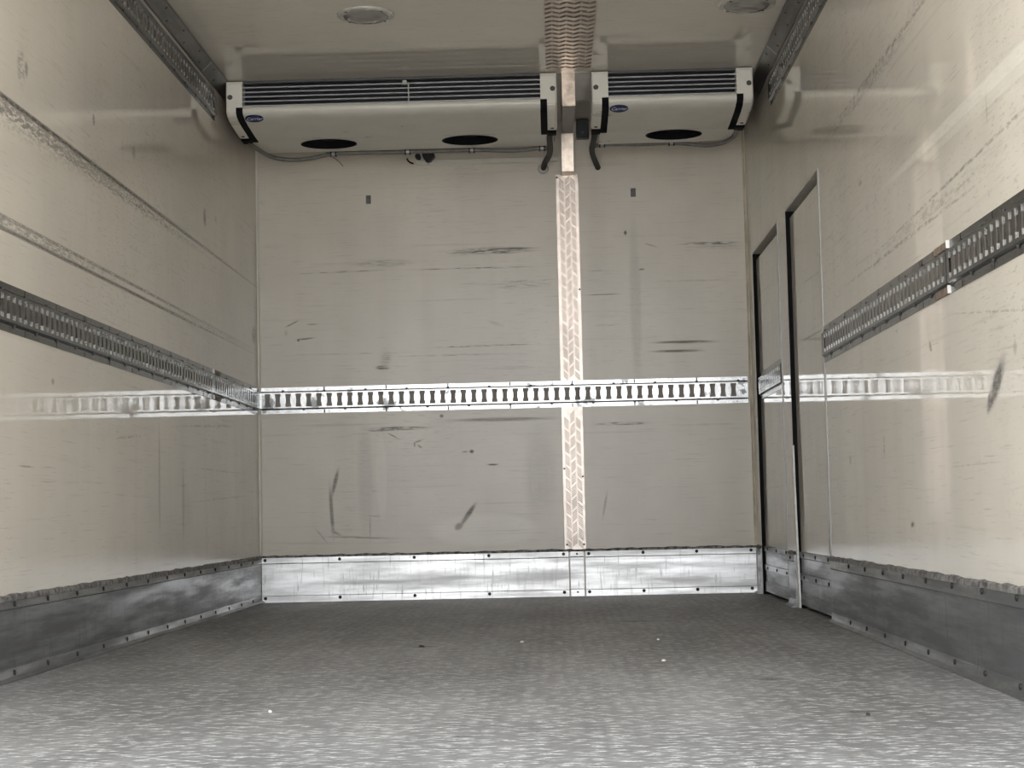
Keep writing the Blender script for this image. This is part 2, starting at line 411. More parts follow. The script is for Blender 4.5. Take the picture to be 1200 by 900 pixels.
back_marks = [
    (1.18, 1.704, 0.23, 0.022, 0, 0.85, 'g'), (1.02, 1.70, 0.09, 0.02, 0, 0.55, 'g'), (1.25, 1.712, 0.17, 0.007, 0, 0.8, 's'),
    (0.42, 1.617, 0.32, 0.006, 0.02, 0.55, 'g'), (1.06, 1.619, 0.38, 0.005, 0, 0.75, 'g'), (0.62, 1.655, 0.18, 0.025, 0, 0.4, 'g'), (0.55, 1.66, 0.45, 0.006, 0, 0.25, 'g'),
    (1.31, 1.549, 0.19, 0.005, 0.012, 0.55, 'g'), (1.3, 1.53, 0.16, 0.025, 0, 0.35, 'g'), (1.11, 1.233, 0.33, 0.005, 0.01, 0.85, 'g'), (0.96, 1.191, 0.31, 0.005, 0, 0.6, 'g'),
    (0.50, 1.21, 0.35, 0.005, 0, 0.3, 'g'), (0.17, 1.365, 0.05, 0.006, 0.45, 0.7, 's'), (0.14, 1.32, 0.012, 0.022, 0, 0.5, 'g'), (0.235, 1.289, 0.06, 0.006, 0.1, 0.75, 's'), (0.20, 1.283, 0.008, 0.01, 0, 0.95, 's'), (0.27, 1.36, 0.035, 0.005, 0, 0.55, 's'),
    (0.615, 1.137, 0.045, 0.014, 0, 0.8, 'g'), (0.63, 1.18, 0.03, 0.05, 0, 0.3, 'g'), (1.25, 1.12, 0.2, 0.01, 0, 0.3, 'g'), (1.18, 1.34, 0.05, 0.012, -0.3, 0.4, 'g'),
    (0.68, 0.836, 0.20, 0.011, 0, 0.85, 'g'), (0.60, 0.828, 0.10, 0.008, 0, 0.6, 'g'), (1.19, 0.869, 0.31, 0.013, 0, 0.5, 's'), (0.90, 0.892, 0.014, 0.012, 0, 0.7, 's'), (0.38, 0.86, 0.25, 0.008, 0, 0.25, 's'),
    (0.372, 0.58, 0.014, 0.085, -0.25, 0.65, 's'), (0.352, 0.44, 0.013, 0.16, 0.06, 0.6, 's'), (0.375, 0.33, 0.04, 0.01, -0.5, 0.5, 's'),
    (1.02, 0.405, 0.085, 0.016, 0.95, 0.75, 's'), (0.975, 0.35, 0.03, 0.022, 0.6, 0.7, 's'), (0.782, 0.770, 0.030, 0.006, 0.3, 0.65, 's'), (0.765, 0.755, 0.006, 0.016, 0, 0.65, 's'), (0.79, 0.745, 0.02, 0.006, -0.6, 0.6, 's'),
    (1.045, 0.715, 0.014, 0.013, 0, 0.85, 's'), (1.01, 0.714, 0.02, 0.005, 0, 0.6, 's'), (1.148, 0.648, 0.035, 0.006, 0, 0.7, 's'), (0.66, 0.80, 0.04, 0.005, -0.5, 0.7, 's'),
    (0.5, 0.306, 0.26, 0.006, -0.05, 0.5, 'g'), (0.30, 0.32, 0.06, 0.006, -0.9, 0.4, 's'), (0.54, 0.36, 0.006, 0.09, 0, 0.4, 's'), (1.25, 0.31, 0.2, 0.005, 0, 0.4, 'g'), (0.56, 0.41, 0.06, 0.006, 0, 0.5, 'g'), (0.55, 0.53, 0.05, 0.006, 0, 0.5, 'g'),
    (0.52, 0.6, 0.05, 0.34, 0, 0.16, 's'), (1.38, 0.6, 0.10, 0.28, 0, 0.15, 's'),
    (2.24, 1.712, 0.18, 0.012, 0, 0.85, 'g'), (2.28, 1.695, 0.14, 0.012, 0, 0.5, 'g'), (1.95, 1.71, 0.04, 0.005, -0.3, 0.5, 's'), (1.706, 1.472, 0.11, 0.004, 0.01, 0.7, 's'), (1.70, 1.59, 0.08, 0.005, 0, 0.5, 'g'),
    (2.10, 1.228, 0.20, 0.009, 0, 0.75, 's'), (2.06, 1.184, 0.16, 0.009, 0, 0.7, 's'), (1.785, 0.834, 0.17, 0.010, 0, 0.8, 'g'), (1.825, 1.775, 0.010, 0.016, 0, 0.95, 's'), (1.90, 1.592, 0.02, 0.006, 0, 0.8, 's'), (2.15, 1.53, 0.2, 0.006, 0, 0.35, 'g'),
    (1.72, 1.32, 0.08, 0.005, 0, 0.4, 'g'), (1.865, 1.45, 0.035, 0.5, 0, 0.14, 's'), (1.69, 0.44, 0.008, 0.085, -0.2, 0.4, 's'), (2.2, 0.82, 0.2, 0.006, 0, 0.3, 'g'),
]
wall_base = (0.655, 0.61, 0.53)
M['wall_l'] = wall_material('cream_panel_l', 'x', left_marks, wall_base, seed=1)
M['wall_r'] = wall_material('cream_panel_r', 'x', right_marks, wall_base, pale=[(-5.4, 1.331, 2.1, 0.024, 0.75), (-5.2, 1.30, 1.3, 0.02, 0.35)], seed=2)
M['wall_b'] = wall_material('cream_panel_b', 'y', back_marks, wall_base, rough=0.22, pale=[(0.60, 0.6, 0.03, 0.25, 0.2), (1.1, 0.33, 0.3, 0.09, 0.35)], seed=3)
M['ceil'] = wall_material('cream_panel_c', 'z', [], wall_base, seed=4)

ground = MB().box(-30, 32, -45, 15, GROUND - 0.2, GROUND)
tag(obj('ground', ground, ground_mat(), origin=(0, -8, GROUND - 0.2)), 'pale concrete yard outside the open rear of the truck', 'ground', kind='structure')

floor = obj('floor', MB().box(-0.08, W + 0.08, -LEN, 0.08, -0.10, 0.0), M['floor'])
tag(floor, 'dark grey embossed anti-slip floor of the truck body', 'floor', kind='structure')
ceiling = obj('ceiling', MB().box(-0.08, W + 0.08, -LEN, 0.08, H, H + 0.08), M['ceil'])
tag(ceiling, 'glossy cream ceiling panel above the cooling units', 'ceiling', kind='structure')
wall_back = obj('wall_back', MB().box(0, W, 0, 0.08, 0, H), M['wall_b'])
tag(wall_back, 'cream end wall with dark horizontal rub marks', 'wall', kind='structure')
wall_left = obj('wall_left', MB().box(-0.08, 0, -LEN, 0.08, 0, H), M['wall_l'])
tag(wall_left, 'glossy cream side wall with two long scuff lines and no doors', 'wall', kind='structure')
D1 = (-1.13, -0.18); D2 = (-2.28, -1.375); DT = 1.63
wr = MB()
XO = W + 0.08
for (y0, y1, z0, z1) in ((-LEN, D2[0], 0, H), (D2[1], D1[0], 0, DT), (D1[1], 0.08, 0, DT), (D2[0], 0.08, DT, H)):
    wr.box(W, XO, y0, y1, z0, z1)
wall_right = obj('wall_right', wr, M['wall_r'])
tag(wall_right, 'glossy cream side wall with two narrow doors beside the corner', 'wall', kind='structure')

# pale caulk in the two corners of the end wall
for i, (x, s, lab) in enumerate(((0, 1, 'thin dirty caulk bead in the corner away from the doors'), (W, -1, 'yellowed caulk bead in the corner beside the doors'))):
    o = obj('trim_%d' % (i + 1), MB().prism([(x, 0), (x, -0.012), (x + s * 0.006, -0.010), (x + s * 0.010, -0.004), (x + s * 0.013, 0)], 0.232, 2.28, 'z'), M['caulk'] if s < 0 else M['unit'])
    tag(o, lab, 'corner trim', kind='structure')

# aluminium cove mouldings between the walls and the ceiling
screw_me = meshdata('screw', MB().disc((0, 0, 0), 0.005, 0.0015, (0, 0, 1), 8), M['bolt'])
for i, (x, s, lab) in enumerate(((0.0, 1, 'grey metal cove moulding over the wall without doors'), (W, -1, 'grey metal cove moulding over the wall with doors'))):
    prof = [(x, 2.2925), (x + s * 0.004, 2.2895), (x + s * 0.006, 2.295), (x + s * 0.045, 2.3325), (x + s * 0.052, 2.3345), (x + s * 0.049, H), (x, H)]
    o = obj('trim_%d' % (i + 3), MB().prism(prof, -LEN, -0.0, 'y'), M['cove'])
    tag(o, lab, 'cove moulding', kind='structure')
    jy = -1.345
    jp = [(x + s * 0.006, 2.2945), (x + s * 0.007, 2.2935), (x + s * 0.0475, 2.3315), (x + s * 0.046, 2.333)]
    obj('joint_strip', MB().prism(jp, jy - 0.0025, jy + 0.0025, 'y'), M['jamb'], o)
    for k in range(10):
        for t in (0.25, 0.78):
            y = -1.15 - 0.305 * k - (0.1 if t > .5 else 0)
            inst(screw_me, 'screw', (x + s * (0.006 + 0.040 * t), y, 2.2945 + 0.038 * t), o, (0, s * R3(180 - 45), 0))

# ------------------------------------------------------------------ kick plates (baseboards)
bolt_me = meshdata('bolt', MB().disc((0, 0, 0), 0.0085, 0.004, (0, 0, 1), 10, 0.006), M['bolt'])
def side_base(name, x, s, y0, y1, mat, label, bolt_ys, zt=0.226):
    """x wall plane, s inward direction"""
    X = lambda d: x + s * d
    prof = [(X(0), 0.0), (X(0.022), 0.0), (X(0.022), 0.004), (X(0.010), 0.011), (X(0.006), 0.030), (X(0.0045), 0.033), (X(0.0045), 0.186), (X(0.0105), 0.190), (X(0.0055), zt - 0.016), (X(0), zt - 0.016)]
    o = obj(name, MB().prism(prof, y0, y1, 'y'), mat, origin=(x, (y0 + y1) / 2, 0))
    tag(o, label, 'kick plate', kind='structure')
    sp = MB(); n = max(2, int((y1 - y0) / 0.05)); rnd = random.Random(len(name) + int(y0 * 10))
    top = [zt + rnd.uniform(-0.002, 0.003) for _ in range(n + 1)]
    for k in range(n):
        a = y0 + (y1 - y0) * k / n; b = y0 + (y1 - y0) * (k + 1) / n
        ring = lambda yy, zz: [(X(0), yy, zt - 0.018), (X(0.0085), yy, zt - 0.017), (X(0.0075), yy, zz - 0.004), (X(0), yy, zz)]
        A = ring(a, top[k]); B = ring(b, top[k + 1])
        for j in range(3): sp.face(A[j], A[j + 1], B[j + 1], B[j])
    obj('sealant_bead', sp, M['sealant'], o)
    for (y, z) in bolt_ys:
        inst(bolt_me, 'bolt', (X(0.0075), y, z), o, (0, s * R3(90), 0))
    return o
ys = [-3.925 + 0.3045 * k for k in range(-10, 13)]
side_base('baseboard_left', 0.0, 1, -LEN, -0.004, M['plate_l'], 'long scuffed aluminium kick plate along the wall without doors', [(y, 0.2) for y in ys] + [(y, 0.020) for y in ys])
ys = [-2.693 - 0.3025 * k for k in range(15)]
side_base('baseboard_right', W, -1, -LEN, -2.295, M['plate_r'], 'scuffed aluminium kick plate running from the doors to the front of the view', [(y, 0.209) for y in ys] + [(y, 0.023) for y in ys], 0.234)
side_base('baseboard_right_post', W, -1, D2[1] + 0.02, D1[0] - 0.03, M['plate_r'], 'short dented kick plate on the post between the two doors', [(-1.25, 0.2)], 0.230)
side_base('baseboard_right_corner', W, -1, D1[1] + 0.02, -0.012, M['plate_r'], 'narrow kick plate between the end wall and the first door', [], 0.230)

def back_plate(x0, x1, parent, name, bolts):
    prof = [(0, 0.0), (-0.010, 0.0), (-0.009, 0.030), (-0.006, 0.033), (-0.006, 0.186), (-0.010, 0.190), (-0.010, 0.216), (0, 0.218)]
    o = obj(name, MB().prism([(y, z) for y, z in prof], x0, x1, 'x'), M['plate_b'], parent)
    for bx in bolts:
        for z in (0.205, 0.020):
            inst(bolt_me, 'bolt', (bx, -0.0095, z), o, (R3(90), 0, 0))
    return o
bb = bpy.data.objects.new('baseboard_back', None); COL.objects.link(bb); bb.location = (W / 2, 0, 0)
tag(bb, 'bright scraped aluminium kick plates along the foot of the end wall', 'kick plate', kind='structure')
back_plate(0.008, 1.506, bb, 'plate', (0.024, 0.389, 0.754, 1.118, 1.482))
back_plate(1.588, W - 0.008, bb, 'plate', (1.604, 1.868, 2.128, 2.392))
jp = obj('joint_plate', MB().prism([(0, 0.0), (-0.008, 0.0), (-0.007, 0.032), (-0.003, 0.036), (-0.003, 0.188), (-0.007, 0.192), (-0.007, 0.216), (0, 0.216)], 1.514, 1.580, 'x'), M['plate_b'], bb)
for z in (0.205, 0.020): inst(screw_me, 'screw', (1.547, -0.0072, z), jp, (R3(90), 0, 0))
sb = MB(); n = 80
tops = [0.228 + random.uniform(-0.003, 0.004) for _ in range(n + 1)]
for k in range(n):
    a = 0.008 + (W - 0.016) * k / n; b = 0.008 + (W - 0.016) * (k + 1) / n
    ring = lambda xx, zz: [(xx, 0, 0.214), (xx, -0.009, 0.2165), (xx, -0.006, zz - 0.004), (xx, 0, zz)]
    A = ring(a, tops[k]); B = ring(b, tops[k + 1])
    for j in range(3): sb.face(A[j], A[j + 1], B[j + 1], B[j])
obj('sealant_bead', sb, M['sealant'], bb)

# ------------------------------------------------------------------ slotted cargo rails
P0 = 0.0508
rivet_me = meshdata('rivet', MB().disc((0, 0, 0), 0.0075, 0.003, (0, 0, 1), 10, 0.004), M['rivet'])
def cargo_rail(label, frame, u0, u1, group=None, phase=0.0, flange_cut=(), rivets=True, parent=None, name='cargo_rail', splice=None, mat=None):
    """frame(u, v, w) maps along / up / out of the wall to the world"""
    mb = MB()
    F = lambda *a: mb.face(*[frame(*p) for p in a])
    n = int((u1 - u0 - 0.01) / P0)
    s0 = u0 + (u1 - u0 - n * P0) / 2 if phase is None else u0 + phase
    cells = []
    u = s0
    while u + P0 <= u1 + 1e-6:
        cells.append((u, u + P0)); u += P0
    Wf = 0.012; Wl = 0.0025
    # long strips: flanges, steps, face borders
    def strip(a, b, prof):
        for (v0, w0), (v1, w1) in zip(prof, prof[1:]):
            F((a, v0, w0), (b, v0, w0), (b, v1, w1), (a, v1, w1))
    spans = [(u0, u1)]
    for (c0, c1) in flange_cut:
        spans = [x for (a, b) in spans for x in ((a, max(a, min(c0, b))), (min(b, max(c1, a)), b)) if x[1] - x[0] > 1e-4]
    for (a, b) in spans:
        strip(a, b, [(0, 0), (0, Wl), (0.0175, Wl), (0.0185, Wl)])
        strip(a, b, [(0.1105, Wl), (0.1115, Wl), (0.129, Wl), (0.129, 0)])
        for e in (a, b):
            F((e, 0, 0), (e, 0, Wl), (e, 0.0185, Wl), (e, 0.0185, 0)); F((e, 0.1105, 0), (e, 0.1105, Wl), (e, 0.129, Wl), (e, 0.129, 0))
    strip(u0, u1, [(0.0185, Wl), (0.0200, 0.0012), (0.0245, Wf - 0.001), (0.026, Wf), (0.033, Wf)])
    strip(u0, u1, [(0.097, Wf), (0.103, Wf), (0.1045, Wf - 0.001), (0.109, 0.0012), (0.1105, Wl)])
    for e in (u0, u1):
        mb.face(*[frame(e, v, w) for v, w in ((0.0185, 0), (0.0185, Wl), (0.026, Wf), (0.103, Wf), (0.1105, Wl), (0.1105, 0))])
    # the face between slot rows
    lo, m0, m1, hi = 0.033, 0.0475, 0.0825, 0.097
    e_half, m_half = 0.0138, 0.0105
    lips = MB()
    cur = u0
    for (a, b) in cells:
        c = (a + b) / 2
        F((cur, lo, Wf), (a, lo, Wf), (a, hi, Wf), (cur, hi, Wf)) if a - cur > 1e-5 else None
        F((a, lo, Wf), (c - e_half, lo, Wf), (c - e_half, hi, Wf), (a, hi, Wf))
        F((c + e_half, lo, Wf), (b, lo, Wf), (b, hi, Wf), (c + e_half, hi, Wf))
        for sgn in (-1, 1):
            F((c + sgn * e_half, m0, Wf), (c + sgn * m_half, m0 + .003, Wf), (c + sgn * m_half, m1 - .003, Wf), (c + sgn * e_half, m1, Wf))
        # folded-in lips round the slot
        ring = [(-e_half, lo), (e_half, lo), (e_half, m0), (m_half, m0 + .003), (m_half, m1 - .003), (e_half, m1), (e_half, hi), (-e_half, hi), (-e_half, m1), (-m_half, m1 - .003), (-m_half, m0 + .003), (-e_half, m0)]
        dep = [0.002] * 12
        for k in range(12):
            p, q = ring[k], ring[(k + 1) % 12]
            end = k in (1, 5, 7, 11)
            if k in (2, 3, 4, 8, 9, 10): continue
            d = Wf - (0.0115 if end else 0.003)
            (lips if end else mb).face(*[frame(*x) for x in ((c + p[0], p[1], Wf), (c + q[0], q[1], Wf), (c + q[0], q[1], d), (c + p[0], p[1], d))])
        cur = b
    if u1 - cur > 1e-5: F((cur, lo, Wf), (u1, lo, Wf), (u1, hi, Wf), (cur, hi, Wf))
    mid = frame((u0 + u1) / 2, 0, 0)
    o = obj(name, mb, mat or M['galv'], parent, origin=mid)
    if parent is None: tag(o, label, 'cargo rail', group)
    bk = MB(); bq = [(u0 + .002, .024), (u1 - .002, .024), (u1 - .002, .105), (u0 + .002, .105)]  # added dark sheet standing in for the shade inside the slots
    bk.raw([frame(p, q, 0.0002) for p, q in bq] + [frame(p, q, 0.0009) for p, q in bq], [(0, 1, 2, 3), (7, 6, 5, 4), (0, 4, 5, 1), (1, 5, 6, 2), (2, 6, 7, 3), (3, 7, 4, 0)])
    obj('slot_shade_strip', bk, M['slot_shade'], o)
    lo_ = obj('slot_lips', lips, M['lip'], o); lo_['kind'] = 'stuff'
    if splice is not None:
        for v in (0.0, 0.1105):
            tb = MB(); te = MB()
            for k in range(6):
                a = splice + 0.004 + k * 0.026; c = [(a, v + .001), (a + .020, v + .001), (a + .020, v + .0185), (a, v + .0185)]
                tb.raw([frame(p, q, Wl) for p, q in c] + [frame(p, q, 0.0065) for p, q in c], [(0, 1, 2, 3), (7, 6, 5, 4), (0, 4, 5, 1), (1, 5, 6, 2), (2, 6, 7, 3), (3, 7, 4, 0)])
            c = [(splice - .002, v), (splice + .003, v), (splice + .003, v + .0195), (splice - .002, v + .0195)]
            te.raw([frame(p, q, 0) for p, q in c] + [frame(p, q, 0.010) for p, q in c], [(0, 1, 2, 3), (7, 6, 5, 4), (0, 4, 5, 1), (1, 5, 6, 2), (2, 6, 7, 3), (3, 7, 4, 0)])
            st = obj('splice_tab', tb, M['rust'], o); obj('tab_end', te, M['stripw'], st)
    # rivets: every fourth slot, top and bottom staggered
    d0 = Vector(frame(0, 0, 1)) - Vector(frame(0, 0, 0))
    rot = d0.to_track_quat('Z', 'Y').to_euler()
    if rivets:
        k = 0
        for i, (a, b) in enumerate(cells):
            if i % 4 == 1: inst(rivet_me, 'rivet', frame(b, 0.1085, 0.004), o, rot)
            if i % 4 == 3: inst(rivet_me, 'rivet', frame(b, 0.0205, 0.004), o, rot)
        hm = MB()
        for i, (a, b) in enumerate(cells):
            c = (a + b) / 2
            for v in (0.0095, 0.1195):
                if any(c0 < c < c1 for c0, c1 in flange_cut): continue
                r = 0.0018
                hm.face(*[frame(c + r * math.cos(t), v + r * math.sin(t), Wl + 0.0003) for t in [math.pi / 3 * q for q in range(6)]])
            if i % 6 == 5:
                for v in (0.0, 0.1115):
                    hm.face(*[frame(b + du, v + dv, Wl + 0.0004) for du, dv in ((-0.003, 0.0005), (0.003, 0.0005), (0.003, 0.017), (-0.003, 0.017))])
        h = obj('flange_punchings', hm, M['bolt'], o); h['kind'] = 'stuff'
    return o
ZR = 0.9215
fl = lambda z: (lambda u, v, w: (w, u, z + v))
fr = lambda z: (lambda u, v, w: (W - w, u, z + v))
fb = lambda z: (lambda u, v, w: (u, -w, z + v))
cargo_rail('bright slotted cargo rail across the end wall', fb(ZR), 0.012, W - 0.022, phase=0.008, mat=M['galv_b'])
cargo_rail('short slotted cargo rail length in the corner by the end wall, below the scuff lines', fl(ZR), -1.16, -0.006, splice=-1.16)
cargo_rail('long slotted cargo rail at waist height on the wall without doors', fl(ZR), -LEN, -1.166, phase=0.01)
cargo_rail('slotted cargo rail starting beside the second door at waist height', fr(ZR), -4.296, -2.305, phase=0.012, splice=-4.296)
cargo_rail('slotted cargo rail nearest the camera on the wall with doors', fr(ZR), -LEN, -4.302, phase=0.01)
cargo_rail('slotted cargo rail under the ceiling on the wall without doors', fl(2.144), -LEN, -1.07, phase=0.02)
cargo_rail('slotted cargo rail under the ceiling on the wall with doors', fr(2.144), -LEN, -1.07, phase=0.02)

# ------------------------------------------------------------------ the two side doors
dm = wall_material('cream_door', 'x', [(-1.9, 1.06, 0.35, 0.006, 0.02, 0.5, 's'), (-1.6, 0.6, 0.02, 0.02, 0, 0.4, 'g'), (-1.9, 1.28, 0.3, 0.006, 0.03, 0.35, 'g'), (-2.14, 0.27, 0.02, 0.05, 0, 0.7, 's'), (-2.1, 1.34, 0.01, 0.01, 0, 0.5, 's'), (-0.6, 0.5, 0.3, 0.005, 0, 0.3, 'g'), (-1.45, 0.82, 0.03, 0.06, 0, 0.45, 'g')], wall_base, rough=0.05, seed=6, wave=0.0022)
def side_door(n, y0, y1, label):
    d = bpy.data.objects.new('door_%d' % n, None); COL.objects.link(d); d.location = (W, (y0 + y1) / 2, 0)
    tag(d, label, 'door', kind='structure')
    xf = W + 0.017
    pan = MB().box(xf, W + 0.07, y0 + 0.012, y1 - 0.016, 0.012, 1.600)
    obj('panel', pan, dm, d, bevel=0.004)
    g = MB()
    g.box(W + 0.045, W + 0.075, y0, y1, 1.585, DT); g.box(W + 0.045, W + 0.075, y0, y0 + 0.02, 0, DT)
    g.box(W + 0.045, W + 0.075, y0, y1, 0, 0.03)
    g.box(W + 0.001, W + 0.075, y1 - 0.013, y1 - 0.001, 0.0, DT - 0.005)
    obj('gasket', g, M['black'], d)
    obj('head_jamb', MB().box(W + 0.0005, W + 0.047, y0 + 0.002, y1 - 0.002, DT - 0.004, DT + 0.0005), M['head'], d)
    # bright angle on the edge of the opening nearest the rear
    obj('edge_angle', MB().prism([(W - 0.003, y0 - 0.010), (W - 0.003, y0 + 0.004), (W + 0.03, y0 + 0.004), (W + 0.03, y0 + 0.001), (W, y0 + 0.001), (W, y0 - 0.010)], 0.0, 1.63, 'z'), M['jamb'], d)
    kp = MB().prism([(xf, 0.014), (xf - 0.006, 0.014), (xf - 0.006, 0.06), (xf - 0.003, 0.062), (xf - 0.003, 0.112), (xf - 0.007, 0.114), (xf - 0.007, 0.14), (xf - 0.003, 0.142), (xf - 0.003, 0.20), (xf - 0.007, 0.204), (xf - 0.007, 0.226), (xf, 0.228)], y0 + 0.014, y1 - 0.018, 'y')
    k = obj('kick_plate', kp, M['plate_r'], d)
    for t in (0.15, 0.5, 0.85):
        yy = y0 + (y1 - y0) * t
        for z in (0.215, 0.127): inst(bolt_me, 'bolt', (xf - 0.0065, yy, z), k, (0, R3(-90), 0))
    return d
d1 = side_door(1, D1[0], D1[1], 'narrow cream side door in the corner with a short rail on it')
d2 = side_door(2, D2[0], D2[1], 'cream side door without a rail, between post and cargo rail')
cargo_rail('', lambda u, v, w: (W + 0.017 - w, u, ZR + v), -1.03, -0.225, parent=d1, name='short_rail', rivets=False)
es = MB()
pts = [(-1.388, 0.66), (-1.392, 0.50), (-1.405, 0.30), (-1.418, 0.16), (-1.432, 0.06), (-1.428, 0.004)]
for (a, b) in zip(pts, pts[1:]):
    wd = 0.010 + 0.014 * (0.66 - a[1]); wd2 = 0.010 + 0.014 * (0.66 - b[1])
    x0 = W - 0.006
    es.raw([(x0, a[0], a[1]), (x0, a[0] - wd * 1.6, a[1]), (x0, b[0] - wd2 * 1.6, b[1]), (x0, b[0], b[1]), (x0 + 0.008, a[0], a[1]), (x0 + 0.008, a[0] - wd * 1.6, a[1]), (x0 + 0.008, b[0] - wd2 * 1.6, b[1]), (x0 + 0.008, b[0], b[1])],
           [(0, 1, 2, 3), (7, 6, 5, 4), (0, 4, 5, 1), (3, 2, 6, 7), (1, 5, 6, 2), (0, 3, 7, 4)])
t = obj('torn_edge_strip', es, M['stripw'], d2); t['label'] = 'loose white edging strip'

# ------------------------------------------------------------------ tread plate strips
def tread_strip(name, label, frame, a0, a1, b0, b1, nails=(), nbar=5, gap=0.0098, shift=0.5):
    """frame(a, b, w): a across, b along, w out; returns the sheet with its raised pattern as a part"""
    th = 0.002
    sh = MB()
    c = [(a0, b0), (a1, b0), (a1, b1), (a0, b1)]
    sh.raw([frame(x, y, 0) for x, y in c] + [frame(x, y, th) for x, y in c], [(0, 1, 2, 3), (7, 6, 5, 4), (0, 4, 5, 1), (1, 5, 6, 2), (2, 6, 7, 3), (3, 7, 4, 0)])
    o = obj(name, sh, M['tread'], origin=frame((a0 + a1) / 2, min(b0, b1), 0)); tag(o, label, 'tread plate')
    pm = MB(); cs = 0.0285; per = 0.060; na = int((a1 - a0) / cs); nb = int((b1 - b0) / per)
    oa = a0 + ((a1 - a0) - na * cs) / 2
    for i in range(na):
        ang = math.radians(42) if i % 2 else -math.radians(42)
        ca, sa = math.cos(ang), math.sin(ang)
        for j in range(nb):
            for k in range(nbar):
                cx = oa + (i + .5) * cs; cy = b0 + (j + (.25 + shift if i % 2 else .25)) * per + (k - (nbar - 1) / 2) * gap
                hl = 0.0185 if shift == 0 else 0.0160; hw = 0.0021 if shift == 0 else 0.0016
                if not (b0 + 0.012 < cy < b1 - 0.012): continue
                def T(p, q, w): return frame(cx + ca * p - sa * q, cy + sa * p + ca * q, w)
                pm.raw([T(-hl, -hw, th), T(hl, -hw, th), T(hl, hw, th), T(-hl, hw, th), T(-hl * .7, 0, th + 0.0015), T(hl * .7, 0, th + 0.0015)],
                       [(0, 1, 5, 4), (2, 3, 4, 5), (1, 2, 5), (3, 0, 4)])
    p = obj('raised_pattern', pm, M['tread'], o); p['kind'] = 'stuff'
    d0 = Vector(frame(0, 0, 1)) - Vector(frame(0, 0, 0)); rot = d0.to_track_quat('Z', 'Y').to_euler()
    for (x, y) in nails: inst(screw_me, 'nail', frame(x, y, th + 0.0005), o, rot)
    return o
wf = lambda a, b, w: (a, -w, b)
tread_strip('tread_plate', 'tread plate strip on the end wall above the cargo rail', wf, 1.489, 1.598, ZR + 0.129, 2.074, [(1.494, 2.06), (1.593, 1.5)])
tread_strip('tread_plate', 'tread plate strip on the end wall between cargo rail and kick plate', wf, 1.489, 1.592, 0.226, ZR, [(1.496, 0.62), (1.585, 0.58), (1.50, 0.25), (1.583, 0.25)])
tread_strip('tread_plate', 'wide tread plate strip running along the ceiling', lambda a, b, w: (a, b, H - w), 1.449, 1.652, -LEN, -0.985, nbar=3, gap=0.0075, shift=0)
# folded metal cover between the units, from the ceiling strip down to the wall strip
cv = thing('pipe_cover', 'folded metal cover between the two cooling units', 'cover', (1.552, -0.02, 2.075))
obj('front_face', MB().prism([(-1.004, H), (-1.006, 2.182), (-0.996, 2.181), (-0.994, H)], 1.519, 1.578), M['sheet'], cv, bevel=0.001)
obj('underside', MB().prism([(-0.996, 2.1805), (-0.10, 2.2585), (-0.10, 2.2625), (-0.996, 2.1845)], 1.521, 1.577), simple('shaded_sheet', (0.10, 0.10, 0.10), 0.5, 0.4), cv)  # same folded cover, its underside shade put into a darker colour
obj('drop_face', MB().prism([(-0.105, 2.264), (-0.105, 2.255), (-0.085, 2.074), (-0.003, 2.068), (-0.003, 2.074), (-0.08, 2.08), (-0.095, 2.264)], 1.520, 1.578), M['sheet'], cv)
obj('side_wall', MB().prism([(-0.994, H), (-0.994, 2.184), (-0.10, 2.262), (-0.082, 2.08), (-0.003, 2.072), (-0.003, H)], 1.521, 1.523), M['sheet'], cv)
obj('side_wall', MB().prism([(-0.994, H), (-0.994, 2.184), (-0.10, 2.262), (-0.082, 2.08), (-0.003, 2.072), (-0.003, H)], 1.575, 1.577), M['sheet'], cv)
obj('ceiling_lip', MB().box(1.500, 1.648, -0.992, -0.980, H - 0.005, H - 0.0025), M['jamb'], cv)

# ------------------------------------------------------------------ the cooling units
Z0, Z1 = 2.212, 2.332
def text_mesh(s, size, mat):
    cu = bpy.data.curves.new('lettering', 'FONT'); cu.body = s; cu.size = size; cu.align_x = 'CENTER'; cu.align_y = 'CENTER'; cu.shear = 0.35; cu.extrude = 0.0003
    tmp = bpy.data.objects.new('lettering_tmp', cu); COL.objects.link(tmp)
    me = bpy.data.meshes.new_from_object(tmp.evaluated_get(bpy.context.evaluated_depsgraph_get()))
    bpy.data.objects.remove(tmp); bpy.data.curves.remove(cu)
    me.materials.clear(); me.materials.append(mat)
    return me
letter_me = text_mesh('Carrier', 0.030, M['white'])
YS, YR, ZB = -0.62, -0.335, 2.150      # seam, rear edge, lowest level of the underside
curve = [(-1.004, 2.210), (-1.004, 2.200), (-0.998, 2.190), (-0.982, 2.180), (-0.950, 2.171), (-0.88, 2.163), (-0.78, 2.157), (-0.70, 2.1525)]
front_prof = [(-0.985, 2.222), (-0.997, 2.2195)] + curve + [(YS, ZB + 0.0005)]
